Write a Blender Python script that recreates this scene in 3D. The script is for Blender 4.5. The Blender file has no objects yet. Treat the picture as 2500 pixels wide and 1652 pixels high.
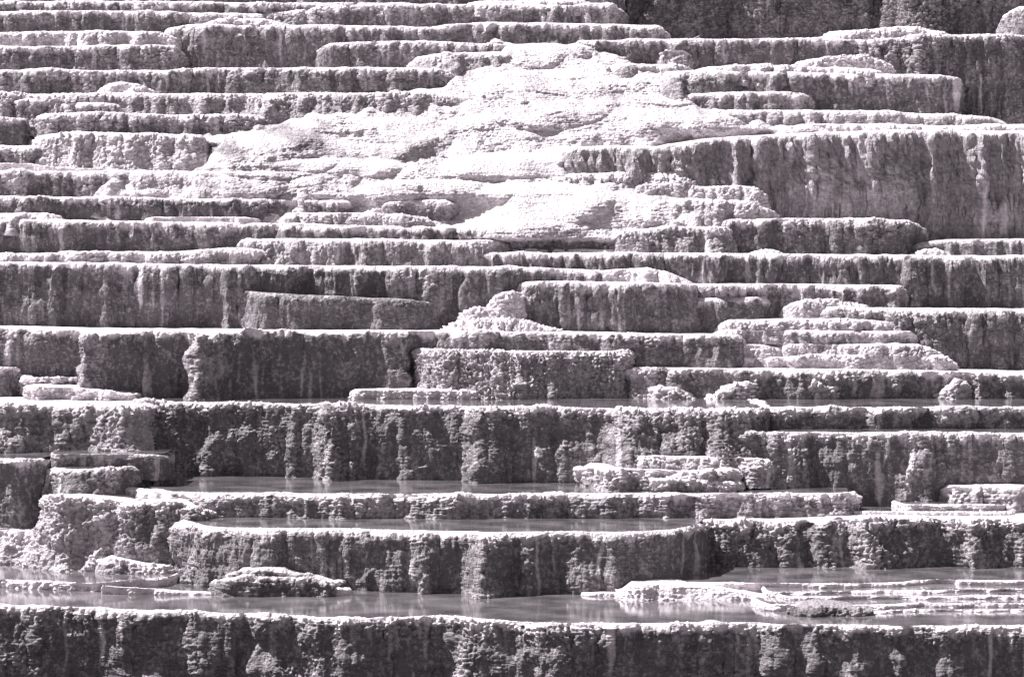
import bpy, math, random
import numpy as np

# ---------------------------------------------------------------- camera, sky, sun, exposure
SC = bpy.context.scene
F, HZ = 7692.0, 600.0            # focal length and horizon line, in pixels of a 2500 px wide picture
cam_d = bpy.data.cameras.new("camera"); cam = bpy.data.objects.new("camera", cam_d)
SC.collection.objects.link(cam); SC.camera = cam
cam_d.sensor_width = 36; cam_d.lens = 36 * F / 2500; cam_d.clip_start = 1; cam_d.clip_end = 3000
cam_d.shift_y = -(826 - HZ) / 2500
cam.location = (0, 0, 0); cam.rotation_euler = (math.radians(90), 0, 0)

SUN = np.array([-0.58, 0.15, 0.79]); SUN /= np.linalg.norm(SUN)
w = bpy.data.worlds.new("World"); SC.world = w; w.use_nodes = True
nt = w.node_tree; bg = nt.nodes["Background"]
sky = nt.nodes.new("ShaderNodeTexSky"); sky.sky_type = 'NISHITA'; sky.sun_disc = False
sky.sun_elevation = math.asin(SUN[2]); sky.sun_rotation = math.atan2(SUN[0], SUN[1])
bw = nt.nodes.new("ShaderNodeRGBToBW"); nt.links.new(sky.outputs[0], bw.inputs[0])
tn = nt.nodes.new("ShaderNodeVectorMath"); tn.operation = 'SCALE'; tn.inputs[0].default_value = (1.0, 0.925, 0.98)
nt.links.new(bw.outputs[0], tn.inputs['Scale']); nt.links.new(tn.outputs[0], bg.inputs[0])
bg.inputs[1].default_value = 0.07
sl = bpy.data.lights.new("sun", 'SUN'); sl.energy = 5.0; sl.angle = math.radians(0.5); sl.color = (1.0, 0.955, 0.985)
so = bpy.data.objects.new("sun", sl); SC.collection.objects.link(so)
from mathutils import Vector
so.rotation_euler = Vector(SUN).to_track_quat('Z', 'Y').to_euler(); so.location = (-40, 60, 60)
SC.view_settings.view_transform = 'Standard'; SC.view_settings.look = 'None'
SC.view_settings.exposure = 1.02; SC.view_settings.gamma = 1

# ---------------------------------------------------------------- noise (vectorised)
rng = np.random.RandomState(7)
GT = rng.normal(size=(4096, 3)).astype(np.float32); GT /= np.linalg.norm(GT, axis=1)[:, None]
JT = rng.uniform(-.5, .5, size=(4096, 3)).astype(np.float32)
def hsh(ix, iy, iz): return ((ix * 73856093) ^ (iy * 19349663) ^ (iz * 83492791)) & 4095
def perlin(x, y, z):
    x = np.asarray(x, np.float32); y = np.asarray(y, np.float32); z = np.asarray(z, np.float32)
    x, y, z = np.broadcast_arrays(x, y, z)
    fx, fy, fz = np.floor(x), np.floor(y), np.floor(z)
    ix, iy, iz = fx.astype(np.int64), fy.astype(np.int64), fz.astype(np.int64)
    x, y, z = x - fx, y - fy, z - fz
    u, v, t = [a * a * a * (a * (a * 6 - 15) + 10) for a in (x, y, z)]
    r = 0
    for dx in (0, 1):
        for dy in (0, 1):
            for dz in (0, 1):
                g = GT[hsh(ix + dx, iy + dy, iz + dz)]
                d = g[..., 0] * (x - dx) + g[..., 1] * (y - dy) + g[..., 2] * (z - dz)
                r = r + d * (u if dx else 1 - u) * (v if dy else 1 - v) * (t if dz else 1 - t)
    return r * 1.5
def fbm(x, y, z, o=3):
    r = 0; a = 1.
    for i in range(o):
        r = r + a * perlin(x + 17 * i, y + 5 * i, z - 9 * i); x = x * 2.03; y = y * 2.03; z = z * 2.03; a *= .5
    return r
def worley(x, y, z):
    x, y, z = [a.astype(np.float32) for a in np.broadcast_arrays(x, y, z)]
    fx, fy, fz = np.floor(x - .5), np.floor(y - .5), np.floor(z - .5)
    ix, iy, iz = fx.astype(np.int64), fy.astype(np.int64), fz.astype(np.int64)
    m = np.full(x.shape, 9., np.float32)
    for dx in (0, 1):
        for dy in (0, 1):
            for dz in (0, 1):
                j = JT[hsh(ix + dx, iy + dy, iz + dz)]
                d = (fx + dx + .5 + j[..., 0] * .8 - x) ** 2 + (fy + dy + .5 + j[..., 1] * .8 - y) ** 2 + (fz + dz + .5 + j[..., 2] * .8 - z) ** 2
                m = np.minimum(m, d)
    return np.sqrt(m)
def sst(a, b, x):
    t = np.clip((x - a) / (b - a), 0, 1); return t * t * (3 - 2 * t)

# ---------------------------------------------------------------- materials
def newmat(n):
    m = bpy.data.materials.new(n); m.use_nodes = True
    return m, m.node_tree, m.node_tree.nodes["Principled BSDF"]
def nd(t, k, **kw):
    n = t.nodes.new(k)
    for a, b in kw.items(): setattr(n, a, b)
    return n
TINT = (1.0, 0.935, 0.975)
def col(v): return (v * TINT[0], v * TINT[1], v * TINT[2], 1)
def travertine(name, white, dark, bump=1.0, kind=''):
    m, t, p = newmat(name)
    tc = nd(t, "ShaderNodeTexCoord"); at = nd(t, "ShaderNodeAttribute", attribute_name="stain")
    mp = nd(t, "ShaderNodeMapping"); mp.inputs['Scale'].default_value = (3.0, 3.0, 1.0)
    t.links.new(tc.outputs['Object'], mp.inputs[0])
    st = nd(t, "ShaderNodeTexNoise"); st.inputs['Scale'].default_value = 1.4; st.inputs['Detail'].default_value = 6; st.inputs['Roughness'].default_value = .65
    t.links.new(mp.outputs[0], st.inputs['Vector'])
    mo = nd(t, "ShaderNodeTexNoise"); mo.inputs['Scale'].default_value = 9; mo.inputs['Detail'].default_value = 8; mo.inputs['Roughness'].default_value = .7
    t.links.new(tc.outputs['Object'], mo.inputs['Vector'])
    a = nd(t, "ShaderNodeMath", operation='MULTIPLY_ADD'); a.inputs[1].default_value = 1.0; a.inputs[2].default_value = -.5
    t.links.new(st.outputs[0], a.inputs[0])
    b = nd(t, "ShaderNodeMath", operation='MULTIPLY_ADD'); b.inputs[1].default_value = 2.0; b.inputs[2].default_value = -1.0
    t.links.new(mo.outputs[0], b.inputs[0])
    s = nd(t, "ShaderNodeMath", operation='ADD'); t.links.new(a.outputs[0], s.inputs[0]); t.links.new(b.outputs[0], s.inputs[1])
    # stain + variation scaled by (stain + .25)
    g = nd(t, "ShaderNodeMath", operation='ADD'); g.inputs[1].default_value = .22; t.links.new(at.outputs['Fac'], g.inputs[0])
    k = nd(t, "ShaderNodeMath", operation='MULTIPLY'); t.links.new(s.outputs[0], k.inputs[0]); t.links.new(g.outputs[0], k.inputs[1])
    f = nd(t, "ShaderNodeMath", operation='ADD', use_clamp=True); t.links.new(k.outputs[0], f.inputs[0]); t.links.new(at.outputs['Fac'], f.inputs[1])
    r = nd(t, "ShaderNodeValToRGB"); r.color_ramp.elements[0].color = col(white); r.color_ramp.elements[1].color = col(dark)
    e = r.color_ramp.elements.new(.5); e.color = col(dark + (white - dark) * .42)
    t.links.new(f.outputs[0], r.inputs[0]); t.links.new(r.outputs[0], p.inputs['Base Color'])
    p.inputs['Roughness'].default_value = .75; p.inputs['Specular IOR Level'].default_value = .25
    # bump: pimples + fine grain + thin horizontal crust layers
    vo = nd(t, "ShaderNodeTexVoronoi"); vo.inputs['Scale'].default_value = 13
    if kind == 'rib':
        m3 = nd(t, "ShaderNodeMapping"); m3.inputs['Scale'].default_value = (1.3, 1.3, .16)
        t.links.new(tc.outputs['Object'], m3.inputs[0]); t.links.new(m3.outputs[0], vo.inputs['Vector'])
    else: t.links.new(tc.outputs['Object'], vo.inputs['Vector'])
    m2 = nd(t, "ShaderNodeMapping"); m2.inputs['Scale'].default_value = (6, 6, 34); t.links.new(tc.outputs['Object'], m2.inputs[0])
    ly = nd(t, "ShaderNodeTexNoise"); ly.inputs['Scale'].default_value = 1; ly.inputs['Detail'].default_value = 4; t.links.new(m2.outputs[0], ly.inputs['Vector'])
    q = nd(t, "ShaderNodeMath", operation='MULTIPLY_ADD'); q.inputs[1].default_value = -.7; t.links.new(vo.outputs['Distance'], q.inputs[0])
    t.links.new(ly.outputs[0], q.inputs[2])
    q2 = nd(t, "ShaderNodeMath", operation='ADD'); t.links.new(q.outputs[0], q2.inputs[0]); t.links.new(mo.outputs[0], q2.inputs[1])
    bp = nd(t, "ShaderNodeBump"); bp.inputs['Strength'].default_value = .9; bp.inputs['Distance'].default_value = .07 * bump
    t.links.new(q2.outputs[0], bp.inputs['Height']); t.links.new(bp.outputs[0], p.inputs['Normal'])
    return m
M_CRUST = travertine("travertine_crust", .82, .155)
M_RIB = travertine("ribbed_travertine", .80, .155, 1.0, 'rib')
M_FINE = travertine("fine_travertine", .82, .145, .8)
M_DARK = travertine("weathered_travertine", .6, .12, 1.3)
def water_mat():
    m, t, p = newmat("milky_pool_water")
    p.inputs['Base Color'].default_value = col(.19); p.inputs['Roughness'].default_value = .03; p.inputs['IOR'].default_value = 1.75
    tc = nd(t, "ShaderNodeTexCoord"); bd = nd(t, "ShaderNodeTexNoise"); bd.inputs['Scale'].default_value = .9; bd.inputs['Detail'].default_value = 5
    t.links.new(tc.outputs['Object'], bd.inputs['Vector'])
    rr_ = nd(t, "ShaderNodeValToRGB"); rr_.color_ramp.elements[0].position = .38; rr_.color_ramp.elements[1].position = .68
    rr_.color_ramp.elements[0].color = col(.08); rr_.color_ramp.elements[1].color = col(.24)
    t.links.new(bd.outputs[0], rr_.inputs[0]); t.links.new(rr_.outputs[0], p.inputs['Base Color'])
    n = nd(t, "ShaderNodeTexNoise"); n.inputs['Scale'].default_value = 6; n.inputs['Detail'].default_value = 3
    mp = nd(t, "ShaderNodeMapping"); mp.inputs['Scale'].default_value = (.5, 5, 1)
    t.links.new(tc.outputs['Object'], mp.inputs[0]); t.links.new(mp.outputs[0], n.inputs['Vector'])
    bp = nd(t, "ShaderNodeBump"); bp.inputs['Strength'].default_value = .10; bp.inputs['Distance'].default_value = .008
    t.links.new(n.outputs[0], bp.inputs['Height']); t.links.new(bp.outputs[0], p.inputs['Normal'])
    return m
M_WATER = water_mat()

# ---------------------------------------------------------------- mesh helpers
def mesh_obj(name, V, Q, mat, parent=None, stain=None, loc=(0, 0, 0)):
    V = V - np.array(loc, np.float32)
    me = bpy.data.meshes.new(name)
    me.vertices.add(len(V)); me.vertices.foreach_set("co", V.astype(np.float32).ravel())
    me.loops.add(Q.size); me.loops.foreach_set("vertex_index", Q.astype(np.int32).ravel())
    me.polygons.add(len(Q)); me.polygons.foreach_set("loop_start", np.arange(0, Q.size, Q.shape[1], dtype=np.int32))
    me.polygons.foreach_set("use_smooth", np.ones(len(Q), bool))
    if stain is not None:
        a = me.attributes.new("stain", 'FLOAT', 'POINT'); a.data.foreach_set("value", stain.astype(np.float32).ravel())
    me.materials.append(mat); me.update(); me.validate()
    o = bpy.data.objects.new(name, me); SC.collection.objects.link(o); o.location = loc
    if parent: o.parent = parent; o.location = (0, 0, 0)
    return o
def gridq(nr, nc):
    i = np.arange(nr - 1)[:, None] * nc + np.arange(nc - 1)[None, :]
    return np.stack([i, i + nc, i + nc + 1, i + 1], -1).reshape(-1, 4)
def tag(o, label=None, cat=None, group=None, kind=None):
    for k, v in (("label", label), ("category", cat), ("group", group), ("kind", kind)):
        if v: o[k] = v

# distance of the hillside for a given height in the picture
_ty = [-300, 0, 100, 300, 500, 640, 810, 925, 990, 1205, 1300, 1500, 1652, 1900]
_td = [110, 101, 98.5, 94, 90, 87.6, 85.0, 84.5, 80, 75.3, 71.5, 66, 64, 61]
def dist(y): return float(np.interp(y, _ty, _td))

R = random.Random(3)
COUNT = [0]
DU = 0.024
def terrace(label, top, bot, name="travertine_terrace", cat="terrace", run=None, Rb=None, lump=1., drip=.5, layer=.4,
            stain=.8, low=.17, rx=.35, pool=False, casc=(), saw=(), off=0., mat=None, back=5.0, dl=0, dr=0, mask=.5, du=None,
            group="travertine terraces stepping down the hillside", wstain=0., D=None, big=.75, skirt=.28, autosaw=.8, pleat=1., dune=.16, shear=0., dlen=.75, dcell=.085, amp_=1.):
    """a solid travertine body: rim given as (x, y) picture points at the hillside's own distance"""
    COUNT[0] += 1; sd = COUNT[0] * 3.71
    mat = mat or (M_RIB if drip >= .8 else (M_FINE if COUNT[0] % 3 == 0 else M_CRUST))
    rv = random.Random(COUNT[0]); vl, vc = rv.uniform(.7, 1.25), rv.uniform(.85, 1.35); du = du or DU
    tx = np.array([p[0] for p in top], float); ty = np.array([p[1] for p in top], float)
    if isinstance(bot, (int, float)): bx, by = tx[[0, -1]], np.array([bot, bot], float)
    else: bx = np.array([p[0] for p in bot], float); by = np.array([p[1] for p in bot], float)
    ym = float(np.median(np.interp(np.linspace(tx[0], tx[-1], 101), tx, ty)))
    ybm = float(np.median(np.interp(np.linspace(tx[0], tx[-1], 101), bx, by)))
    if Rb is None: Rb = .17 if ym < 790 else .085
    D0 = (dist(ym) + off) if D is None else D
    rr = random.Random(int(sd * 100))
    ZC = -(ym - HZ) / F * D0
    h = abs(ybm - ym) / F * D0
    if run == 'hill': run = max((dist(ym) - dist(ybm)) * .75, .1)
    if run is None: run = .10 * h
    x0, x1 = tx[0], tx[-1]
    px = lambda v: (v - 1250) / F * D0
    X0, X1 = px(x0), px(x1)
    oL, oR = x0 < -100, x1 > 2600
    rx_ = min(rx, (X1 - X0) * .45); ry = min(rx_ * 2.6 + .2, back * .8)
    # plan outline, left to right
    P = []; N = []
    nt_ = max(6, int(1.5 * (rx_ + ry) / du / 1.2))
    th = np.linspace(0, math.pi / 2, nt_, endpoint=False)
    if not oL:
        for s in np.arange(back - .05, ry, -.12): P.append((X0, D0 + s)); N.append((-1, 0))
        for a in th:
            P.append((X0 + rx_ * (1 - math.cos(a)), D0 + ry * (1 - math.sin(a)))); n = np.array((-math.cos(a) / rx_, -math.sin(a) / ry)); N.append(tuple(n / np.linalg.norm(n)))
    a0 = X0 if oL else X0 + rx_; a1 = X1 if oR else X1 - rx_
    xs = []; x = a0
    while x < a1:
        xs.append(x); q = x / D0 * F + 1250; x += du if -60 < q < 2560 else du * 3
    xs.append(a1)
    for x in xs: P.append((x, D0)); N.append((0, -1))
    if not oR:
        for a in th[::-1]:
            P.append((X1 - rx_ * (1 - math.cos(a)), D0 + ry * (1 - math.sin(a)))); n = np.array((math.cos(a) / rx_, -math.sin(a) / ry)); N.append(tuple(n / np.linalg.norm(n)))
        for s in np.arange(ry, back - .05, .12): P.append((X1, D0 + s)); N.append((1, 0))
    P = np.array(P); N = np.array(N); nc = len(P)
    xp = P[:, 0] / D0 * F + 1250
    yt = np.interp(xp, tx, ty); yb = np.interp(xp, bx, by)
    if pool:
        shift = ZC * -F / (yt - HZ) - D0            # level rim: the outline comes nearer where it sits lower
        P[:, 1] += shift; P[:, 0] *= (1 + shift / D0); zt = np.full(nc, ZC)
        if dl: zt -= dl / F * D0 * (1 - np.sqrt(1 - np.clip(1 - (xp - x0) / 40, 0, 1) ** 2))
        if dr: zt -= dr / F * D0 * (1 - np.sqrt(1 - np.clip(1 - (x1 - xp) / 40, 0, 1) ** 2))
    else:
        zt = -(yt - HZ) / F * D0
        zt = zt + .012 * fbm(P[:, 0] * 2.2, sd, 0, 3)
    zb = -(yb - HZ) / F * (P[:, 1].clip(None, D0 + 1) - run) - skirt
    zb = np.minimum(zb, zt - .05)
    # plan bulges (buttresses): soft noise, stepped ones facing left, flowing cones
    bul = low * 1.6 * fbm(P[:, 0] / 1.7, sd, 0, 3) + low * .5 * perlin(P[:, 0] / .45, sd, 5)
    for (sx, amp, L) in saw:
        d = (xp - sx) / F * D0
        bul = bul + amp * sst(-.06, .22, d) * np.exp(-np.clip(d, 0, None) / L)
    if autosaw:
        q = X0 + rr.uniform(.3, 1.5)
        while q < X1 - .4:
            d = P[:, 0] - q; amp = rr.choice([-1, 1, 1]) * rr.uniform(.03, .16) * autosaw
            bul = bul + amp * sst(-.05, rr.uniform(.1, .6), d) * np.exp(-np.clip(d, 0, None) / rr.uniform(.3, 1.2)); q += rr.uniform(.5, 2.4)
    bul = bul * pleat
    fadeb = np.abs(N[:, 1]) ** 2
    # rows of the profile
    H = float(np.max(zt - zb)); dr_ = max(du, H / 260)
    nb = 2 + int(1.5 * Rb / du); nf = max(3, int(H / dr_))
    hc = (zt - zb)
    rows = []; wts = []; ss = []
    ncap = 5
    Dbk = P[:, 1].copy(); Dbk[:] = (D0 + back)
    Dbk = np.maximum(Dbk, P[:, 1] + .02)
    for k in range(ncap):
        f = 1 - (k / (ncap)) ** .6
        rows.append(np.stack([P[:, 0], P[:, 1] + (Dbk - P[:, 1]) * f, zt - (.05 if pool and f > .02 else 0)], 1)); wts.append(0); ss.append(0)
    if pool: rows.append(np.stack([P[:, 0], P[:, 1] + .07 * fadeb, zt - .05], 1)); wts.append(0); ss.append(0)
    rows.append(np.stack([P[:, 0], P[:, 1], zt], 1)); wts.append(.10); ss.append(0)
    Rc = np.minimum(Rb * np.clip(1.05 + pleat * 1.1 * fbm(P[:, 0] / .5, sd, 3, 3), .45, 2.2), hc * .6)
    NR = N * np.array([1., 1.])
    run_c = run * np.where(np.abs(N[:, 0]) > .05, .35 + .65 * np.abs(N[:, 1]), 1)
    cas = np.zeros(nc)
    for (cx_, wpx, amt) in casc: cas = np.maximum(cas, amt * np.exp(-((xp - cx_) / wpx) ** 2 * (1 + .6 * np.sign(cx_ - xp))))
    ks = nb + nf
    kb = len(rows)
    for k in range(1, ks + 1):
        if k <= nb:
            a = math.pi / 2 * k / nb; o = Rc * math.sin(a); dz = Rc * (1 - math.cos(a)); wt = .10 + .9 * (k / nb); t = np.zeros(nc)
        else:
            t = (k - nb) / nf; o = Rc; dz = Rc + (hc - Rc) * t; wt = 1.; t = np.full(nc, t)
        s = dz
        wob = .22 * perlin(P[:, 0] / .9, sd, dz * 1.6 + 3) + .10 * perlin(P[:, 0] / .3, sd, dz * 4.)
        bk_ = np.interp(np.arange(nc) + wob / du, np.arange(nc), bul)
        oo = o + run_c * (dz / hc) + bk_ * fadeb * (min(k / nb, 1) * .6 + .4) + cas * fadeb * np.clip(dz / np.maximum(hc - .28, .3), 0, 1) ** .8
        rows.append(np.stack([P[:, 0] + NR[:, 0] * oo, P[:, 1] + NR[:, 1] * oo, zt - dz], 1)); wts.append(wt); ss.append(s)
    G = np.stack(rows, 0)                                   # rows x cols x 3
    # shift the crest with the bulge too so the rim line wanders in plan
    cr = kb - 1
    G[cr, :, 1] -= bul * fadeb * .4
    if pool: G[cr - 1, :, 1] -= bul * fadeb * .4
    # normals
    gu = np.gradient(G, axis=1); gv = np.gradient(G, axis=0)
    n = np.cross(gu, gv); n /= np.linalg.norm(n, axis=2)[..., None] + 1e-9
    fy = n[cr + 2:, nc // 2, 1].mean()
    if fy > 0: n = -n
    f0 = cr
    A = G[f0:]; x, y, z = A[..., 0], A[..., 1], A[..., 2]
    S = np.stack([s if isinstance(s, np.ndarray) else np.full(nc, s) for s in ss[f0:]], 0)
    W = np.array(wts[f0:])[:, None]
    casm = (cas / (cas.max() + 1e-6) if len(casc) else cas)[None, :]
    lm = .75 * fbm(x / .8, y / .8 + sd, z / .8, 3) + .28 * perlin(x / 1.2, sd, z / 3.)
    lm = np.clip(mask + lm + .35 - .6 * sst(.12, .5 + .25 * perlin(x / .6, sd, 9), S) + casm * .8, .20, 1.15)
    w1 = np.clip(.75 - worley(x / .105 / vc + sd, y / .105, z / .085 / vc), -.2, 1) + .6 * np.clip(.7 - worley(x / .06 - sd, y / .06, z / .05), -.2, 1)
    w3 = np.clip(.75 - worley(x / .30 + sd, y / .30, z / .26), -.2, 1)
    wd = np.clip(.75 - worley((x - shear * np.clip(S, 0, 1.6) ** 1.5) / dcell + sd + .6 * perlin(x * 3, y * 3, z * 2), y / dcell, z / dlen), -.2, 1)
    ly = perlin(x / .45, y / .45, z / .045 + sd)
    dip = vl * lump * lm * (.105 * w1 + .07 * big * w3) + drip * .055 * (dcell / .085) ** .6 * wd * sst(.02, .16, S) + layer * .022 * ly + low * .6 * fbm(x / .55, y / .55, z / .9 + sd, 3) + (dune * fbm(x / 1.7, y / 1.7, z / 1.1 + sd, 3) if dune else 0)
    G[f0:] += n[f0:] * (amp_ * dip * W)[..., None]
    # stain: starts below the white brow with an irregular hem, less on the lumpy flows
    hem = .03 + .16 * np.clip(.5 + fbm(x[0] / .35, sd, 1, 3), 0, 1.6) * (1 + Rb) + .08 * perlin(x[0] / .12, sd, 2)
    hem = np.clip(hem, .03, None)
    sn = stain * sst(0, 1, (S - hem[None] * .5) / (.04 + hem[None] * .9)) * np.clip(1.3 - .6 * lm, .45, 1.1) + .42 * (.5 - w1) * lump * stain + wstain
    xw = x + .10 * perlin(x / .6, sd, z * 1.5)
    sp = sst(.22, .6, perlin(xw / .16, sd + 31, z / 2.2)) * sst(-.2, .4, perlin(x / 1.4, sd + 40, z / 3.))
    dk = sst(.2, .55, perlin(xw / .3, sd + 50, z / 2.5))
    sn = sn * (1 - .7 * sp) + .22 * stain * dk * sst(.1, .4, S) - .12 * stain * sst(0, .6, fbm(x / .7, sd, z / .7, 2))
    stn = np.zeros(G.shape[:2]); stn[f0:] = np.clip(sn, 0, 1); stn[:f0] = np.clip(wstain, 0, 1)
    # objects: Empty > rim, face
    cx = float((X0 + X1) / 2); base = (cx, D0, float(zb.min()))
    e = bpy.data.objects.new(name, None); SC.collection.objects.link(e); e.location = base
    tag(e, label, cat, group)
    sp = cr + nb                                           # split row
    # close the body: underside row
    und = G[-1].copy(); und[:, 1] = Dbk; ub = und.copy()
    bt = G[0].copy(); bt[:, 2] = und[:, 2]
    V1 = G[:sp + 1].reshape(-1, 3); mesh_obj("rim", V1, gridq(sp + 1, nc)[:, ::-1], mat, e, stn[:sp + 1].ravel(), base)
    G2 = np.concatenate([G[sp:], bt[None], G[:1]], 0)
    s2 = np.concatenate([stn[sp:], stn[-1:], stn[:1]], 0)
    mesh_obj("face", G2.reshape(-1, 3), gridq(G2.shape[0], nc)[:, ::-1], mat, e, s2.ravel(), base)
    if pool:
        fr = G[cr].copy(); fr[:, 1] += .03; fr[:, 2] = ZC - .012
        bk = fr.copy(); bk[:, 1] = Dbk; sel = slice(None, None, 4)
        fr, bk = fr[sel], bk[sel]; md = (fr + bk) / 2
        o = mesh_obj("pool_water", np.concatenate([fr, md, bk]), gridq(3, len(fr)), M_WATER, loc=(cx, D0, ZC))
        tag(o, label="still grey water behind the " + label, kind="structure")
    return e
T = terrace
E = -500; W = 3000
BIG = dict(autosaw=.5, lump=.7, drip=.7, mask=.15, stain=.95)          # tall dark walls
LUMPY = dict(lump=1.3, drip=.3, mask=.75, stain=.55, run=.55, low=.16)
APR = dict(run='hill', big=.2, skirt=.5, autosaw=0, pleat=.25, dune=.28, lump=.7, drip=0, layer=1.6, stain=.12, Rb=.35, rx=1.6, mask=.4, low=.12, back=3.5)
WH = dict(lump=.9, stain=.35, mask=.6, drip=.2, run=.3)
THIN = dict(amp_=.55, dune=.03, autosaw=.3, Rb=.04, low=.10, lump=.5, stain=.3, drip=.1, layer=.6, rx=.3, run=.05, back=2.0)
MOUND = dict(dune=.06, autosaw=0, name="travertine_mound", cat="mound", group="travertine mounds on the ledges", Rb=.12, run=.35, lump=1.1, stain=.12, mask=.8, drip=.2, rx=.3, back=1.2, low=.08)

# ---- top left
T("shadowed terrace wall cut off by the top edge at upper left", [(E,-45),(1500,-45)], 12, stain=.9)
T("thin pale terrace running along the very top edge at left", [(E,3),(350,4),(620,8),(1000,8)], 40)
T("small bright white ledge touching the top edge near the middle", [(1150,5),(1200,2),(1400,1),(1432,4)], 22, **WH)
T("dark walled terrace with a white brow, second step from the top at far left", [(E,27),(0,28),(230,25),(380,28),(530,33),(650,33)], 90, stain=.95, lump=.7)
T("long lumpy terrace at the top centre ending against the dark cliff", [(600,40),(680,32),(760,20),(850,14),(960,9),(1160,11),(1400,12),(1440,8),(1490,9),(1512,22)], 75, casc=[(700,60,.5)], saw=[(1340,.25,.8)])
T("short white shelf on top of the tall block at upper left", [(490,60),(530,49),(640,47),(700,58)], 70, **WH)
T("tall rounded block with a dark vertical stain at upper left", [(378,92),(400,70),(450,62),(530,60),(720,62),(900,63),(1040,66),(1120,74)], 180, stain=.75, lump=.5, mask=.3, rx=.8, saw=[(560,.2,.6)], casc=[(400,40,.2)])
T("terrace at the top centre with dark wall and right tip under the dark cliff", [(1035,70),(1090,60),(1180,54),(1300,56),(1450,58),(1600,62),(1628,78)], 112, lump=.8, saw=[(1170,.3,1),(1320,.3,1)], rx=.5)
T("round ended lumpy terrace in front of the tall upper left block", [(778,140),(785,122),(810,106),(900,101),(960,99),(1100,103),(1235,110),(1245,124)], 178, rx=.45, drip=.8, saw=[(930,.2,.7)])
T("low pale terrace with a long white brow at far left under the second step", [(E,80),(0,80),(150,77),(390,77),(420,90)], 125, **WH)
T("white capped lumpy terrace at far left whose right end meets the tall block", [(E,116),(0,115),(180,112),(370,109),(415,111),(442,126)], 184, lump=1.2, rx=.7, casc=[(350,30,.3)])
T("small rounded white terrace left of the top of the bright slope", [(1010,150),(1025,140),(1060,133),(1150,128),(1240,127),(1270,133)], 182, **{**WH,'run':.8,'stain':.6})
T("long lumpy dark terrace crossing the upper left below the tall block", [(E,172),(0,172),(140,170),(300,173),(400,172),(500,166),(700,165),(1000,165),(1070,168),(1110,180)], 240, lump=1.3, saw=[(60,.2,.5),(380,.35,.8),(720,.3,.9),(560,.15,.5)], mask=.55)
T("small bright white cone on the ledge at upper left", [(248,226),(270,205),(300,200),(335,206),(352,224)], 232, **MOUND)
T("smaller white cone touching the bright one at upper left", [(315,227),(335,214),(350,212),(372,227)], 232, **MOUND)
T("long broken lumpy terrace below the two white cones", [(E,228),(0,228),(130,231),(500,228),(900,227),(1080,229),(1140,240)], 292, **{**LUMPY,'run':.8,'stain':.6}, saw=[(640,.4,1.0),(820,.3,.6)])
T("rounded dark knob at the left edge with a pale top", [(22,262),(32,246),(70,240),(108,244),(118,262)], 310, stain=1., lump=.8, rx=.4, off=-.4)
T("narrow lumpy shelf just right of the rounded dark knob", [(130,268),(142,252),(200,250),(280,254),(300,268)], 292, lump=1.2)
T("lumpy terrace at upper left with a bright rounded left end", [(90,296),(103,279),(230,275),(440,281),(620,283),(650,292)], [(90,375),(170,345),(650,340)], lump=1.2, rx=.6, saw=[(320,.35,.5),(440,.2,.5)], casc=[(110,50,.3)])
T("low dark block at the left edge under the rounded knob", [(E,290),(0,287),(50,287),(62,303)], 370, stain=1., lump=.7, rx=.6)
T("bright lumpy sloping terrace with a dark right half at left", [(72,346),(100,330),(150,324),(270,323),(400,327),(480,331),(518,338)], 430, lump=1.5, mask=.8, stain=.4, run=.9, rx=.7, casc=[(220,140,.5)], saw=[(440,.2,1.5)])
T("low grey terrace at the left edge beside the bright lumpy slope", [(E,357),(0,355),(75,357),(92,368)], 412, stain=.7)
T("thin pale shelf at the left edge above the square dark wall", [(E,398),(0,398),(70,399),(150,409),(300,413)], 430, **THIN)
T("terrace with a square dark wall at left and pale lumps at right", [(E,420),(0,419),(40,418),(320,418)], 495, stain=.85, lump=.7, mask=.35, rx=.25, casc=[(40,40,.3)], saw=[(150,.15,.6)])
T("pale rolling slope right of the square dark wall", [(270,421),(490,418),(800,420),(880,424)], 498, **{**APR,'lump':1.0,'layer':.8,'stain':.3,'low':.18,'rx':.3})
T("narrow very dark dripping terrace at left centre", [(E,482),(0,483),(30,481),(270,481),(550,486),(800,489),(850,494)], 548, stain=1., lump=.8, drip=1.4, mask=.25, Rb=.08, saw=[(60,.2,.4),(240,.2,.5),(430,.3,1.),(360,.3,.3)])
T("small pale shelf at the left edge under the dark dripping terrace", [(E,520),(0,520),(106,521),(135,531)], 552, **WH)
T("very thin pale ledge under the dark dripping terrace", [(350,533),(380,529),(600,530),(630,534)], 548, **THIN)
T("low lumpy white ledge at centre left beside the bright apron", [(690,535),(705,519),(900,519),(1010,528),(1040,536)], 560, **{**WH,'lump':1.2,'stain':.5})
T("long terrace with brown dripping wall at left centre", [(E,538),(130,535),(380,540),(750,546),(900,551),(1000,553)], 630, stain=.9, lump=.7, drip=.9, mask=.35, saw=[(420,.3,.6),(500,.3,.5),(60,.2,.5)])
T("thin white capped terrace with a black fringed underside at centre", [(738,572),(748,555),(900,551),(1100,555),(1240,560),(1254,570)], 596, stain=1., drip=1.5, lump=.5, mask=.2)
T("long terrace with fluted rounded drips at the centre", [(553,606),(575,592),(600,583),(800,582),(1060,585),(1230,588),(1254,602)], 662, drip=1.4, lump=.8, rx=.9, run=.35, stain=.65, casc=[(640,70,.4)], saw=[(880,.2,.6),(780,.15,.5)])
T("low lumpy ledge above the great dark wall at left", [(E,620),(0,619),(140,618),(152,614),(420,614),(490,609),(560,606),(640,612)], 654, lump=1.1, mask=.6, stain=.5)
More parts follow.
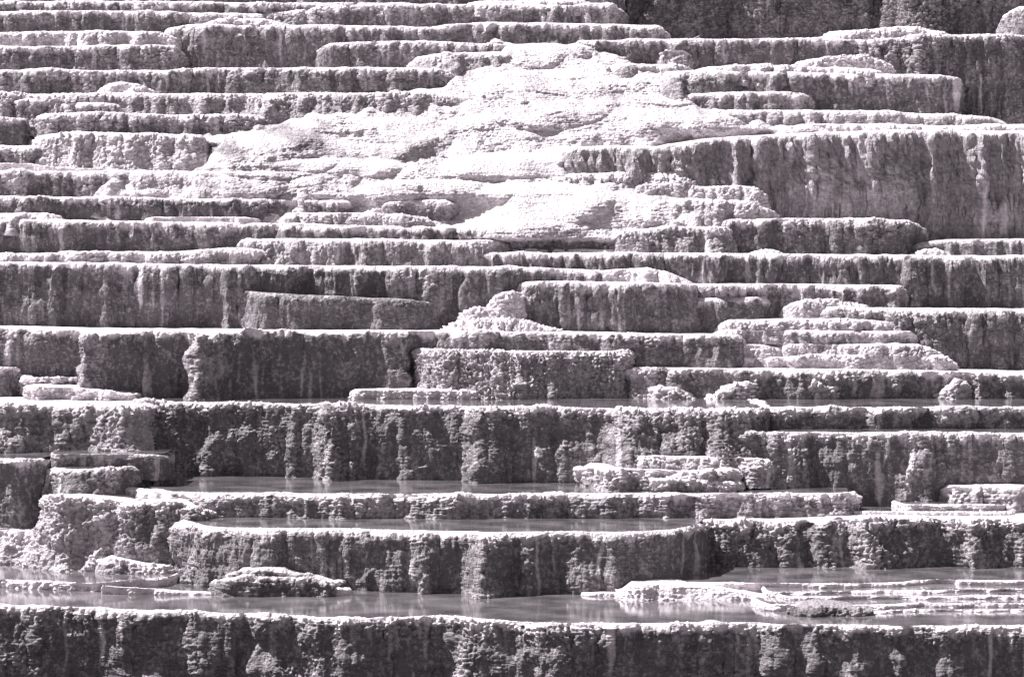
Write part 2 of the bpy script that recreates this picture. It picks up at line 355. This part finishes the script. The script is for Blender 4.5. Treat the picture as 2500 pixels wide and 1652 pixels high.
T("great dark brown wall with a dripping white brow at left", [(E,637),(0,638),(500,645),(900,649),(1250,651),(1420,657),(1475,662)], [(E,820),(1240,820),(1300,700),(1475,700)], **{**BIG,'drip':1.0,'mask':.28}, dune=.14, saw=[(240,.2,.3),(550,.5,2.),(1120,.3,.8),(90,.2,.8)], casc=[(1000,60,.3)])
T("middle ledge running across the foot of the great dark wall", [(530,722),(550,708),(600,710),(700,718),(900,727),(1000,731),(1085,746)], 820, wstain=.8, **{**BIG,'Rb':.14,'mask':.25,'run':.1}, saw=[(700,.2,1.5),(870,.2,.5)], rx=1.3)
T("knob of pale lumps hanging at the left shoulder of the dark drum", [(1205,768),(1214,730),(1228,714),(1250,712),(1275,718)], 785, **{**MOUND,'stain':.3,'Rb':.1}, D=86.5)
T("pale lumpy foot stepping down left of the dark drum", [(1143,768),(1160,752),(1195,753),(1222,768)], 795, **{**MOUND,'lump':1.6}, D=86.3)
T("bright heap of lumps at the foot of the dark drum", [(1108,806),(1122,784),(1160,778),(1240,777),(1290,782),(1350,804)], 815, **{**MOUND,'lump':1.8,'run':.9,'stain':.2}, D=86.1)
T("dark drum shaped terrace with a white brow at centre", [(1247,722),(1252,700),(1270,687),(1350,686),(1600,690),(1690,692),(1722,700)], 830, stain=.85, lump=.7, mask=.3, rx=.9, drip=.9, casc=[(1265,35,.35)], saw=[(1340,.12,.4)], D=86.7)
T("white slope spilling over the dark drum's right shoulder", [(1450,662),(1500,657),(1580,654),(1610,662),(1650,672),(1690,692)], 700, **{**WH,'run':.4,'stain':.15}, D=87.65)
# ---- right of centre
T("long white fringed terrace spanning the right half at mid height", [(1158,628),(1180,616),(1500,616),(1700,617),(2000,620),(2300,623),(2500,624),(W,626)], [(1158,655),(1600,690),(1700,705),(2200,770),(W,770)], stain=.9, drip=1.3, lump=.35, mask=.1, Rb=.18, saw=[(1250,.15,.6),(2200,.15,.9)], D=88.35)
T("terrace with a white brow and rounded right end under the fringed one", [(1678,693),(1900,692),(2100,695),(2200,696),(2228,708)], 770, stain=.8, lump=.6, mask=.3, drip=.9, rx=.6, D=87.5)
T("short grey terrace with combed drips right of the dark drum", [(1600,727),(1730,725),(1855,725),(1880,735),(1900,757)], 790, stain=.9, autosaw=0, Rb=.09, wstain=.15, lump=.2, drip=1.2, rx=.8, run=.2, D=87.25)
T("low rounded hump between the combed terrace and the right block", [(1922,757),(1940,740),(1965,732),(2040,729),(2090,736),(2125,750)], 790, **{**MOUND,'stain':.4,'run':.5}, D=87.2)
T("tall right hand block with black vertical drips", [(2008,768),(2022,752),(2050,748),(2150,751),(2500,754),(W,756)], [(2008,790),(2170,800),(2250,860),(2330,920),(W,920)], stain=.95, drip=1.2, lump=1., mask=.4, run=.2, saw=[(2240,.4,1.),(2330,.2,.5),(2410,.2,.5)], casc=[(2170,60,.5)], Rb=.18, D=87.0)
T("first of the small stacked white steps, topmost", [(1758,805),(1768,790),(1785,781),(2000,778),(2130,781),(2168,786)], 815, **{**WH,'stain':.5,'run':.1}, rx=.4, D=86.2)
T("second of the small stacked white steps, the widest overhang", [(1748,825),(1756,809),(1810,805),(2220,809),(2243,826)], 850, **{**WH,'stain':.7,'run':.1}, rx=.4, saw=[(2140,.25,.6)], D=85.8)
T("third of the small stacked white steps, on the right", [(1895,865),(1912,846),(1930,840),(2240,840),(2295,862)], 880, **{**WH,'stain':.5}, rx=.5, D=85.4)
T("small pale tongue left of the third white step", [(1742,868),(1770,852),(1810,840),(1860,842),(1905,850)], 885, **{**WH,'run':.25}, rx=.4, D=85.2)
T("lowest of the small stacked white steps touching the pool", [(1738,892),(1748,877),(1900,872),(2000,866),(2290,868),(2335,893)], 908, **{**WH,'stain':.35,'run':.25}, rx=.6, D=85.1)
T("long wall with bright left facing buttresses across the middle", [(E,798),(0,799),(270,805),(900,807),(1000,808),(1450,812),(1600,816),(1790,818),(1812,826)], [(E,985),(1050,985),(1100,890),(1812,900)], **{**BIG,'lump':.9,'mask':.35,'drip':.5,'low':.16}, saw=[(198,1.1,2.2),(470,1.0,2.6),(990,-.5,1.5),(1060,.3,.8)], casc=[(500,34,.8),(228,34,.75),(960,40,.4)], dune=.16)
T("bright lumpy terrace sloping to the pool at centre", [(995,862),(1010,853),(1300,857),(1545,858),(1565,866),(1580,885)], 985, lump=1.5, mask=.5, stain=.6, run=.35, low=.16, casc=[(1110,60,.8),(1200,70,.9),(1280,35,.5)], saw=[(1310,-.2,1.)], rx=1.1, D=84.4)
T("terrace standing in the mid pool at right with small mounds at its foot", [(1520,920),(1527,905),(1548,898),(1900,900),(2300,906),(2500,911),(W,914)], 990, lump=1.0, mask=.35, stain=.85, run=.15, saw=[(1610,.2,.6),(2330,-.2,.5),(2370,.25,.5)], casc=[(1560,40,.3)], D=84.2)
T("pale mound at the pool edge under the right terrace, largest of four", [(1718,976),(1750,962),(1770,942),(1810,938),(1828,958)], 984, **{**MOUND,'stain':.55,'lump':1.9,'low':.25,'run':.3,'dune':.12}, D=84.0)
T("leftmost pale mound at the pool edge under the right terrace", [(1600,972),(1615,948),(1650,945),(1700,966)], 984, **{**MOUND,'stain':.55,'lump':1.9,'low':.25,'run':.3,'dune':.12}, D=84.0)
T("blocky pale mound standing in the mid pool", [(1954,968),(1958,938),(1990,934),(2030,944),(2036,962)], 984, **{**MOUND,'stain':.55,'lump':1.9,'low':.25,'run':.3,'dune':.12}, D=84.0)
T("narrow pale mound rising from the pool at far right", [(2300,976),(2310,950),(2330,925),(2345,950),(2352,976)], 986, **{**MOUND,'stain':.55,'lump':1.9,'low':.25,'run':.3,'dune':.12}, D=84.0)
T("low bright slab lying in the mid pool at centre", [(862,960),(870,952),(1080,950),(1220,957),(1275,968)], 978, **{**THIN,'lump':1.0,'amp_':1.1,'stain':.3,'low':.2,'Rb':.06}, D=83.5)
T("rounded dark boulder shaped terrace at the left edge above the pool", [(E,896),(0,895),(35,897),(52,912),(61,940)], 992, stain=.9, lump=1.1, rx=.5, mask=.4)
T("pale flat shelf beside the rounded dark boulder", [(54,922),(150,921),(285,921)], [(52,940),(150,942),(180,975),(292,968)], pool=True, dr=14, lump=1.3, stain=.9, wstain=.2, rx=.4, Rb=.06)
T("stack of thin pale layers below the flat shelf at left", [(56,948),(64,942),(150,945),(240,955),(320,965)], 990, **{**WH,'layer':2.,'run':.2,'stain':.6,'Rb':.05})
# ---- the middle pools
T("pale terrace holding the long middle pool at left and centre", [(300,978),(400,980),(800,985),(1200,991),(1530,996),(1880,1001)], [(300,1180),(420,1185),(1450,1185),(1500,1130),(1880,1130)], pool=True, back=7.5, dl=20, rx=.9, lump=1.2, mask=.33, stain=.9, layer=1., autosaw=.3, dune=.16, low=.2, run=.35,
  casc=[(350,70,1.1),(800,45,.9),(860,20,.6),(1160,28,.5),(1530,60,1.1),(1640,60,.9),(1740,60,.7)], saw=[(790,.5,1.5),(1150,.4,1.5),(960,.15,.5),(1490,.5,1.5)])
T("low lumpy wall holding the pool at the right edge", [(1862,993),(1900,993),(2500,992),(W,992)], 1055, pool=True, back=7.5, lump=1.1, stain=.85, mask=.45, layer=.8, rx=.3, off=-.4, saw=[(2120,.3,1.)])
T("lumpy layered terrace at the left edge above a small pool", [(E,988),(0,989),(280,990),(330,994)], 1115, lump=1.3, mask=.55, stain=.7, run=.5, layer=1.2, saw=[(40,.2,.4),(250,.3,.5)], casc=[(20,40,.3),(300,60,.6)])
T("dark right terrace below the shallow right pool", [(1788,1054),(2000,1054),(2500,1056),(W,1057)], [(1788,1160),(1850,1210),(2110,1245),(W,1250)], pool=True, back=7.5, dl=6, lump=.9, mask=.3, stain=.92, layer=.9, drip=.8, run=.3, casc=[(1890,60,.5),(2220,40,.5),(1800,40,.4)], rx=.5, D=77.4)
T("rounded pale step beside the dark wall at the pool, upper of two", [(1522,1140),(1530,1119),(1548,1112),(1700,1114),(1850,1119),(1900,1128)], 1165, **{**WH,'lump':1.5,'Rb':.06,'low':.28,'layer':1.8,'stain':.6}, rx=.5, D=76.9)
T("rounded pale step beside the dark wall at the pool, lower of two", [(1420,1178),(1427,1156),(1447,1144),(1600,1147),(1780,1152),(1830,1165)], 1210, **{**WH,'lump':1.5,'Rb':.06,'low':.28,'layer':1.8,'stain':.65}, rx=1.0, D=76.3)
T("thin bright ledge at the foot of the two rounded pale steps", [(1590,1172),(1620,1169),(1700,1170),(1800,1182)], 1212, **{**THIN,'amp_':1.2,'lump':1.5,'stain':.7}, D=75.9)
T("dark block at the left edge with a lumpy pale top", [(E,1118),(0,1118),(100,1122)], 1300, pool=True, back=7.5, dr=14, stain=.95, lump=1.0, mask=.3, rx=.7)
T("thin dark layered ledge above the small left pool", [(118,1109),(300,1108),(400,1108)], 1145, pool=True, dr=12, **{**THIN,'stain':.9,'wstain':.4,'layer':2.}, off=.2)
T("rounded terrace tongue between the left block and the long pool", [(112,1145),(150,1144),(330,1143)], 1230, pool=True, dl=25, dr=30, dune=.25, lump=1.7, stain=.85, wstain=.2, rx=.8, run=.6, layer=1., mask=.35)
T("lumpy terrace holding the long lower middle pool", [(245,1184),(330,1190),(420,1199),(900,1205),(1250,1204),(1600,1203),(2085,1202)], [(245,1380),(420,1380),(450,1275),(2085,1275)], pool=True, back=7.5, dl=10, dr=20, lump=1.2, mask=.6, stain=.75, layer=1.1, rx=.5, run=.25, saw=[(460,.4,1.),(700,.3,.8),(1270,.25,.7),(1330,.2,.5),(2010,.15,.5)], casc=[(330,80,.8)])
T("big bright heap of lumps at lower left", [(98,1282),(112,1240),(130,1214),(180,1212),(300,1224),(400,1250),(440,1290)], 1385, lump=1.7, mask=.9, stain=.5, dune=.25, run=1.0, rx=.8, layer=1., low=.25, D=75.0)
T("rough lumpy slope between the bright heap and the round fronted terrace", [(285,1275),(310,1240),(350,1226),(430,1224),(480,1240),(505,1270)], 1385, name="travertine_mound", cat="mound", group="travertine mounds on the ledges", lump=1.6, mask=.6, stain=.75, run=.8, dune=.25, rx=.5, back=2., D=74.6)
T("rounded terrace with a bright left end at the right edge, lower half", [(2290,1222),(2300,1200),(2322,1186),(2500,1185),(W,1186)], 1262, lump=.9, stain=.65, rx=.6, run=.3, D=76.6)
T("thin pale overlapping ledges at right under the rounded terrace", [(2200,1231),(2300,1230),(2400,1230),(2460,1231)], 1250, pool=True, dr=8, **{**THIN,'lump':1.,'layer':1.5}, D=76.0)
T("bright narrow ledge standing in the right pool", [(1910,1248),(2100,1247),(2300,1248),(2480,1248)], 1268, pool=True, dl=5, **{**THIN,'lump':1.}, D=75.6)
T("crumbly dark terrace at lower right above the wide pool", [(1690,1275),(1715,1271),(1900,1270),(2050,1263),(2340,1266),(2500,1265),(W,1264)], 1400, lump=1.4, mask=.5, stain=.85, layer=1.6, run=.5, low=.2, saw=[(2090,.14,1.),(2350,.14,.8),(1980,.2,.5)], casc=[(2120,40,.5),(2370,30,.5)], D=74.6)
T("round fronted dark terrace with a long pool, lower centre", [(420,1284),(480,1285),(800,1289),(1200,1297),(1500,1298),(1650,1293),(1738,1288)], [(400,1465),(1738,1455)], pool=True, back=7.5, dl=45, dr=30, lump=1.1, mask=.3, stain=.92, layer=1., drip=.8, rx=1.3, Rb=.13, run=.3, casc=[(440,45,.7),(640,25,.35),(1030,20,.45),(1170,35,.55),(1290,25,.4)], saw=[(1160,.3,.7),(640,.15,.4)])
T("bright lumpy slope at the left edge beside the heap of lumps", [(E,1287),(0,1288),(80,1292),(240,1300),(330,1325)], 1372, lump=1.4, mask=.75, stain=.4, run=.8, layer=1., D=76.5)
T("low crumbly bank between two shallow pools at lower left", [(235,1372),(265,1360),(330,1371),(400,1379),(430,1392)], 1415, **{**THIN,'lump':1.5,'amp_':.9,'stain':.6,'run':.4}, D=73.8)
TIER = {**WH,'wstain':.3,'layer':2.5,'lump':1.6,'stain':.85,'mask':.55,'rx':.35,'Rb':.05,'back':1.}
T("lower tier of crumbly ledges at the foot of the round fronted terrace", [(532,1430),(550,1412),(590,1406),(690,1408),(770,1414),(815,1428)], 1446, name="crumbly_ledge", cat="ledge", **TIER, D=70.75)
T("upper tier of crumbly ledges at the foot of the round fronted terrace", [(560,1412),(585,1395),(640,1389),(690,1392),(700,1398),(745,1410)], 1440, name="crumbly_ledge", cat="ledge", **TIER, D=70.95)
T("thin broken rim dam crossing the shallow pool at far left", [(E,1413),(0,1414),(120,1418),(225,1424),(300,1416),(420,1408)], 1432, pool=True, **{**THIN,'lump':1.3,'stain':.35,'low':.2,'back':3.2}, D=72.2)
T("long hair thin rim dam in the bottom pool at left", [(250,1430),(400,1439),(520,1446),(700,1443),(790,1434),(850,1434)], 1452, **{**THIN,'lump':1.3,'low':.2,'back':.12}, D=70.8)
T("thin white rim dam at the bottom pool's far edge, centre", [(1425,1447),(1500,1447),(1540,1440),(1560,1441)], 1453, **{**THIN,'lump':1.,'back':.3}, D=70.5)
# ---- micro dams, bottom right
T("farthest of the thin wavy rim dams at bottom right", [(1590,1416),(1700,1419),(1880,1423),(2100,1424),(2280,1414),(2500,1416),(W,1416)], 1440, pool=True, **{**THIN,'lump':1.2,'low':.2,'stain':.3,'back':4.5}, D=71.0)
T("bright crumbling end of the rim dams facing the bottom pool", [(1520,1446),(1545,1428),(1620,1427),(1760,1436),(1920,1462)], 1470, **{**THIN,'lump':1.8,'layer':2.5,'stain':.1,'run':.5,'back':1.5}, D=69.9)
T("second thin rim dam from the back at bottom right", [(1880,1449),(1900,1445),(2100,1441),(2400,1438),(W,1436)], 1462, pool=True, **{**THIN,'lump':1.3,'low':.22,'stain':.4,'back':1.5}, D=69.9)
T("third thin rim dam from the back at bottom right", [(1905,1456),(1930,1455),(2200,1456),(2350,1453),(W,1450)], 1470, pool=True, **{**THIN,'lump':1.3,'low':.22,'stain':.4,'back':1.2}, D=69.1)
T("crumbly layered rim dam beside the dark rock at bottom right", [(1850,1468),(1900,1474),(2080,1476),(2250,1470),(2420,1472),(W,1466)], 1488, pool=True, **{**THIN,'lump':1.6,'low':.25,'layer':2.,'stain':.4,'back':1.2}, D=68.1)
T("dark flat rock lying in the bottom pool at right", [(1942,1496),(1958,1483),(1995,1477),(2040,1478),(2090,1486),(2108,1498)], 1512, **{**MOUND,'stain':.95,'wstain':.5,'lump':1.5}, mat=M_DARK, D=67.0)
T("nearest thin rim dam at bottom right beside the dark rock", [(2090,1492),(2235,1487),(2300,1488),(2500,1487),(W,1480)], 1502, pool=True, **{**THIN,'lump':1.3,'low':.2,'back':1.2}, D=67.6)
T("huge dark dripping wall along the whole bottom holding the largest pool", [(E,1468),(0,1474),(200,1483),(450,1491),(900,1509),(1080,1501),(1180,1510),(1380,1521),(1600,1520),(1850,1518),(1900,1522),(2200,1526),(2500,1525),(W,1522)], 1760, pool=True, back=7.5, **{**BIG,'lump':1.3,'mask':.36,'layer':1.,'low':.2},
  casc=[(660,60,.5),(1125,36,.7),(1370,40,.5),(480,20,.4),(1990,16,.35),(2330,30,.3),(90,40,.3)], saw=[(600,.15,.5),(1090,.18,.6),(1290,.18,.5),(1960,.12,.4)], dune=.16)

# ---- upper right
T("rough dark weathered cliff filling the top right", [(1440,-70),(W,-70)], 130, name="weathered_cliff", cat="cliff", group=None, mat=M_DARK, wstain=.2, stain=.6, lump=1.3, drip=1., low=.22, mask=.7, rx=1.5, run=.3, back=8, off=1.0)
T("tall cliff buttress with a bright lumpy left side at the top right", [(2185,-60),(2200,-65),(W,-65)], 130, name="cliff_buttress", cat="cliff", group=None, mat=M_DARK, wstain=.15, stain=.8, lump=1.8, drip=1., mask=.7, rx=1.0, run=.5, low=.2, off=-.4, casc=[(2240,50,.7)])
T("pale rounded block in the top right corner", [(2466,60),(2472,30),(2490,16),(W,14)], 110, rx=.4, lump=1.1, stain=.7, off=-.3)
T("terrace with a dark wall at the foot of the dark cliff", [(1395,112),(1425,99),(1620,95),(1700,96),(1950,93),(2060,96),(2105,102)], 178, stain=.9, lump=.9, mask=.4, rx=.8, mat=M_CRUST)
T("white hummocky shelf at the foot of the cliff near the right buttress", [(2028,88),(2036,76),(2130,72),(2190,64),(2250,70),(2310,84)], 110, **{**WH,'lump':1.4})
T("tall right edge terrace with white fluted brow and dark wall", [(2048,110),(2070,99),(2150,97),(2250,88),(2400,83),(2500,85),(W,88)], [(2048,190),(2250,195),(2300,290),(W,295)], lump=1.4, mask=.5, stain=.9, drip=1., run=.3, saw=[(2220,.3,.6),(2130,.2,.5)], casc=[(2140,60,.4),(2230,50,.5)])
T("small terrace lip at the upper edge of the bright slope's right side", [(1495,166),(1515,155),(1600,157),(1660,161),(1680,170)], 215, **{**WH,'stain':.6,'run':.5}, rx=.5)
T("small pale stepped lip under the dark walled terrace", [(1610,128),(1625,124),(1670,124),(1690,134)], 142, **{**WH,'wstain':.35,'Rb':.05,'rx':.2})
T("low white dome on a ledge at upper right", [(1948,162),(1956,151),(2020,139),(2060,137),(2120,138),(2170,160)], 176, **{**MOUND,'rx':.5})
T("thin white shelf left of the low dome", [(1705,170),(1730,163),(1850,161),(1960,161),(2060,166),(2150,172)], 190, **WH)
T("long terrace at upper right with smooth dark wall and pale left slope", [(1605,190),(1630,174),(1780,173),(1870,177),(2250,182),(2340,187),(2352,198)], 285, stain=.85, lump=.5, mask=.25, rx=.6, casc=[(1640,70,1.2),(1740,40,.4)])
T("short rounded terrace in front of the smooth dark wall", [(1655,242),(1690,229),(1750,226),(1870,224),(1960,229),(1970,240)], 285, lump=.9, stain=.7, rx=.4)
T("pale low terrace crossing under the smooth dark wall", [(1700,280),(1760,270),(1950,268),(2170,273),(2430,286),(2475,300)], 318, **{**WH,'stain':.6}, rx=1.)
T("thin pale shelf just above the great curtain terrace", [(1900,310),(2000,303),(2200,305),(2300,308),(2500,303),(W,300)], 335, **WH)
T("great curtain terrace with combed drapery and white brow at right", [(1375,366),(1400,358),(1500,355),(1600,358),(1720,338),(1950,325),(2150,317),(2500,319),(W,320)], [(1375,435),(1600,435),(1700,465),(1860,540),(2000,570),(2300,605),(W,605)], stain=.56, shear=.35, dune=.16, drip=2.2, dlen=2.6, dcell=.13, Rb=.28, lump=.3, big=.4, mask=.12, run=.3, rx=.5, low=.2, D=92.0)
T("smooth glaring white hump leading up to the great curtain terrace", [(1000,428),(1120,412),(1240,388),(1300,373),(1370,358),(1440,357)], 450, **{**APR,'layer':.3,'lump':.2,'stain':.0,'rx':.8}, D=92.9)
T("small broken white step under the left end of the curtain", [(1340,432),(1400,424),(1500,421),(1640,420),(1690,432)], 462, **{**WH,'lump':1.5,'run':.5})
T("white lumpy step against the curtain, second from the top", [(1560,455),(1640,446),(1700,454),(1840,455),(1864,475)], 505, **{**WH,'lump':1.4,'run':.5,'stain':.25})
T("white lumpy step against the curtain with a dark underside, third", [(1540,498),(1620,488),(1700,487),(1830,493),(1885,516)], 565, **{**WH,'lump':1.4,'run':.5,'stain':.45})
T("dark little hollow ledge in the bright slope left of the curtain steps", [(1385,512),(1405,502),(1440,498),(1475,505)], 532, **{**WH,'stain':.9,'run':.05})
T("rounded terrace with dark bays and a domed right end, right of centre", [(1733,553),(1760,537),(1900,532),(2100,535),(2215,537),(2245,550),(2262,585)], 632, lump=1., mask=.45, stain=.85, drip=.9, rx=.9, saw=[(1830,.3,.6),(2090,.2,.5)])
T("pale knobbly terrace left of the domed one", [(1500,582),(1550,562),(1620,554),(1740,553),(1790,560)], 632, lump=1.4, mask=.55, stain=.6, rx=.6, run=.6, saw=[(1640,.2,.5)])
T("plain grey bench at the right edge under the great curtain", [(2225,600),(2260,590),(2330,584),(2500,582),(W,580)], 640, dune=.02, stain=.6, lump=.3, mask=.1, run=.3, wstain=.35, D=89.5)
T("small white mound on the fringed terrace at far right", [(2238,622),(2262,609),(2285,606),(2318,622)], 632, **{**MOUND,'stain':0}, D=88.95)
T("tiny white mound on the fringed terrace right of centre", [(1838,619),(1862,609),(1880,609),(1898,619)], 630, **{**MOUND,'stain':0}, D=88.95)
T("dark dripping ledge at centre beside the fluted terrace", [(1245,575),(1260,571),(1400,573),(1520,583)], 618, stain=.95, drip=.5, lump=1., Rb=.06, D=88.95)
T("thin pale lip above the long fringed terrace at centre", [(1240,610),(1300,607),(1450,608),(1640,612)], 630, **THIN, D=88.8)
T("low white apron above the long fringed terrace", [(1420,606),(1500,590),(1560,587),(1640,595),(1730,612)], 628, **{**WH,'stain':.2,'run':.3}, rx=.5, D=89.2)
T("small brown ledge on the bright slope at centre left", [(935,497),(960,490),(1060,488),(1110,498)], 515, **{**WH,'stain':.8,'run':.1})

# ---- the bright central flow slope: one relief body lying on the hillside, sinking under the terraces at its edges
def flow_slope():
    poly = np.array([(1180,140),(1240,92),(1420,100),(1560,150),(1680,215),(1760,262),(1960,290),(2080,318),(2000,345),(1600,372),(1430,400),(1440,425),(1640,440),(1760,490),(1700,560),
        (1640,680),(600,680),(250,560),(250,430),(480,395),(480,330),(640,295),(850,255),(1020,215),(1100,175)], float)
    nx, ny = 840, 330
    gx = np.linspace(200, 2150, nx); gy = np.linspace(80, 640, ny)
    Y, X = np.meshgrid(gy, gx, indexing='ij')
    inside = np.zeros(X.shape, bool); dm = np.full(X.shape, 1e9)
    for k in range(len(poly)):
        (ax, ay), (bx, by) = poly[k], poly[(k + 1) % len(poly)]
        cnd = ((ay > Y) != (by > Y)) & (X < (bx - ax) * (Y - ay) / (by - ay + 1e-9) + ax); inside ^= cnd
        t = np.clip(((X - ax) * (bx - ax) + (Y - ay) * (by - ay)) / ((bx - ax) ** 2 + (by - ay) ** 2), 0, 1)
        dm = np.minimum(dm, np.hypot(X - ax - t * (bx - ax), (Y - ay - t * (by - ay)) * 1.6))
    sd = np.where(inside, dm, -dm)
    D = np.interp(Y, _ty, _td); x = (X - 1250) / F * D; z = -(Y - HZ) / F * D
    m = sst(-110, 60, sd + 55 * fbm(x / 1.1, 3, z / .8, 3))
    off = 3.0 * (1 - m) + .12 * m + .30 * perlin(x / 1.6, 4, z / .9) * m
    off += .7 * sst(470, 505, Y) * (1 - sst(1080, 1300, X)) + 1.8 * sst(578, 618, Y)
    smooth = np.zeros(X.shape); st = np.zeros(X.shape)
    for cx, cy, rx, ry, A, s, g in ((1330,225,190,75,1.1,0,.25),(1310,125,85,36,.8,.3,0),(985,322,130,52,.8,0,.3),(660,362,190,60,1.2,0,.35),(1500,300,260,50,.7,0,.1),
                          (830,405,170,26,.7,.8,.1),(1260,398,190,36,1.1,1,0),(1050,470,200,44,.8,.15,.05),(1330,480,170,60,.8,.6,0),(1530,500,150,45,.7,.2,.1),(1240,560,200,30,.5,.1,.2),(620,440,220,30,.6,.2,.2),(1750,300,180,26,.5,.1,.1)):
        q = np.hypot((X - cx + 12 * fbm(x, 1, z, 2)) / rx, np.where(Y < cy, (Y - cy) / (ry * .75), (Y - cy) / (ry * 1.3)))
        b = np.clip(1 - q ** 2.2, 0, 1) ** .8
        off -= .55 * A * b; smooth = np.maximum(smooth, s * b ** .5); st = np.maximum(st, g * b)
    # the dune like ridge that runs from the left foot up to the right
    ry_ = np.interp(X, [900, 960, 1100, 1240, 1370, 1550, 1760], [420, 368, 302, 272, 254, 240, 236])
    dd = Y - ry_; ex = sst(860, 1000, X) * (1 - sst(1600, 1820, X))
    off -= .42 * ex * sst(-16, 22, dd) * np.exp(-np.clip(dd, 0, None) / 95)
    lf = .5 + .5 * np.clip(fbm(x / 1.5, 7, z / .8, 2) + .3, 0, 1)
    w1 = np.clip(.75 - worley((x + .1 * fbm(x / .3, 1, z / .3, 2)) / .075, D / .15, z / .052), -.2, 1); w2 = np.clip(.75 - worley(x / .28, D / .4, z / .2), -.2, 1)
    ro = 1 - .85 * np.clip(smooth, 0, 1)
    off -= ro * lf * (.12 * w1 + .12 * w2) + ro * .09 * fbm((x + .7 * z) / .22, 6, z / .8, 2)
    off -= .26 * fbm(x / 1.5, 11, z / 1.4, 3) * (1 - .5 * smooth)
    off -= ro * .028 * perlin(x / .5, 2, z / .05)
    led = sst(.05, .22, perlin(x / 1.5, 5, z / .28)) * sst(0, .3, fbm(x / 2.5, 8, z / 1.2, 2) + .05)
    off -= ro * .07 * led
    V = np.stack([x * (D + off) / D, D + off, z], -1)
    gr = sst(-.1, .5, fbm(x / 1.3, 21, z / .6, 4)) * (1 - .6 * sst(700, 1200, X)) * (1 - smooth)
    stain = np.clip(.07 + .12 * (1 - smooth) * sst(-.3, .5, fbm(x / .5, 31, z / .3, 3)) + .5 * gr +  ro * (.45 * st * (1.2 - w1) + .16 * (.5 - w1)) + .12 * led * ro * (perlin(x / .3, 9, z / .3) > 0), 0, .9)
    # thickness: the outer ring turns back into the hill
    V = np.pad(V, ((1, 1), (1, 1), (0, 0)), mode='edge'); stain = np.pad(stain, 1, mode='edge')
    V[0, :, 1] += 4; V[-1, :, 1] += 4; V[:, 0, 1] += 4; V[:, -1, 1] += 4
    c0 = np.array((0, 92.0, 2.5), np.float32)
    o = mesh_obj("flow_slope", V.reshape(-1, 3), gridq(ny + 2, nx + 2)[:, ::-1], M_CRUST, stain=stain.ravel(), loc=tuple(c0))
    tag(o, "bright white rolling flow slope spilling down the centre between the terraces", "flow slope")
flow_slope()

# ---- hillside and ground behind and below everything
xs = np.linspace(-1600, 4100, 420); ys = np.linspace(-420, 1900, 260)
YY, XX = np.meshgrid(ys, xs, indexing='ij')
DD = np.interp(YY, _ty, _td) + 8.0 - np.where(YY < 0, YY * .03, 0)
V = np.stack([(XX - 1250) / F * DD, DD, -(YY - HZ) / F * DD], -1)
nz = fbm(V[..., 0] / 1.6, V[..., 1] / 1.6, V[..., 2] / 1.2, 4)
V[..., 1] -= nz * .5
mesh_obj("hillside", V.reshape(-1, 3), gridq(len(ys), len(xs))[:, ::-1], M_CRUST, stain=np.clip(.45 + .4 * nz, 0, 1).ravel())
tag(bpy.data.objects["hillside"], label="pale travertine hillside carrying the terraces", kind="structure")
zb = float(V[-1, :, 2].mean())
m, t, p = newmat("pine_valley_floor"); p.inputs['Roughness'].default_value = .9
n = nd(t, "ShaderNodeTexNoise"); n.inputs['Scale'].default_value = .2; r = nd(t, "ShaderNodeValToRGB")
r.color_ramp.elements[0].color = col(.05); r.color_ramp.elements[1].color = col(.2)
t.links.new(n.outputs[0], r.inputs[0]); t.links.new(r.outputs[0], p.inputs['Base Color'])
gv = np.array([[-800, -800, zb + .3], [800, -800, zb + .3], [800, 62, zb + .3], [-800, 62, zb + .3]], float)
g = mesh_obj("ground", gv, np.array([[0, 1, 2, 3]]), m); tag(g, label="valley floor in front of the terraces", kind="structure")

# ---- two fallen twigs
def twig(label, pts, r):
    cu = bpy.data.curves.new("twig", 'CURVE'); cu.dimensions = '3D'; cu.bevel_depth = r; cu.bevel_resolution = 2
    for P in pts:
        s = cu.splines.new('POLY'); s.points.add(len(P) - 1)
        for k, q in enumerate(P): s.points[k].co = (*q, 1); s.points[k].radius = 1 - .7 * k / (len(P) - 1)
    o = bpy.data.objects.new("tmp", cu); me = bpy.data.meshes.new_from_object(o); bpy.data.objects.remove(o)
    m, t, p = newmat("bleached_wood"); p.inputs['Base Color'].default_value = col(.45); p.inputs['Roughness'].default_value = .8
    me.materials.append(m); o = bpy.data.objects.new("twig", me); SC.collection.objects.link(o); tag(o, label, "twig"); return o
def at(px, py, D): return ((px - 1250) / F * D, D, -(py - HZ) / F * D)
twig("thin bleached twig caught on the dark wall above the long middle pool", [[at(1022,1141,79.0), at(1034,1139,78.95), at(1042,1133,78.9)], [at(1034,1139,78.95), at(1043,1138,78.85)]], .012)
twig("curved grey twig lying at the foot of the dark cliff", [[at(1694,94,99.0), at(1703,90,98.7), at(1713,96,98.5)], [at(1703,90,98.7), at(1709,86,98.7)]], .012)
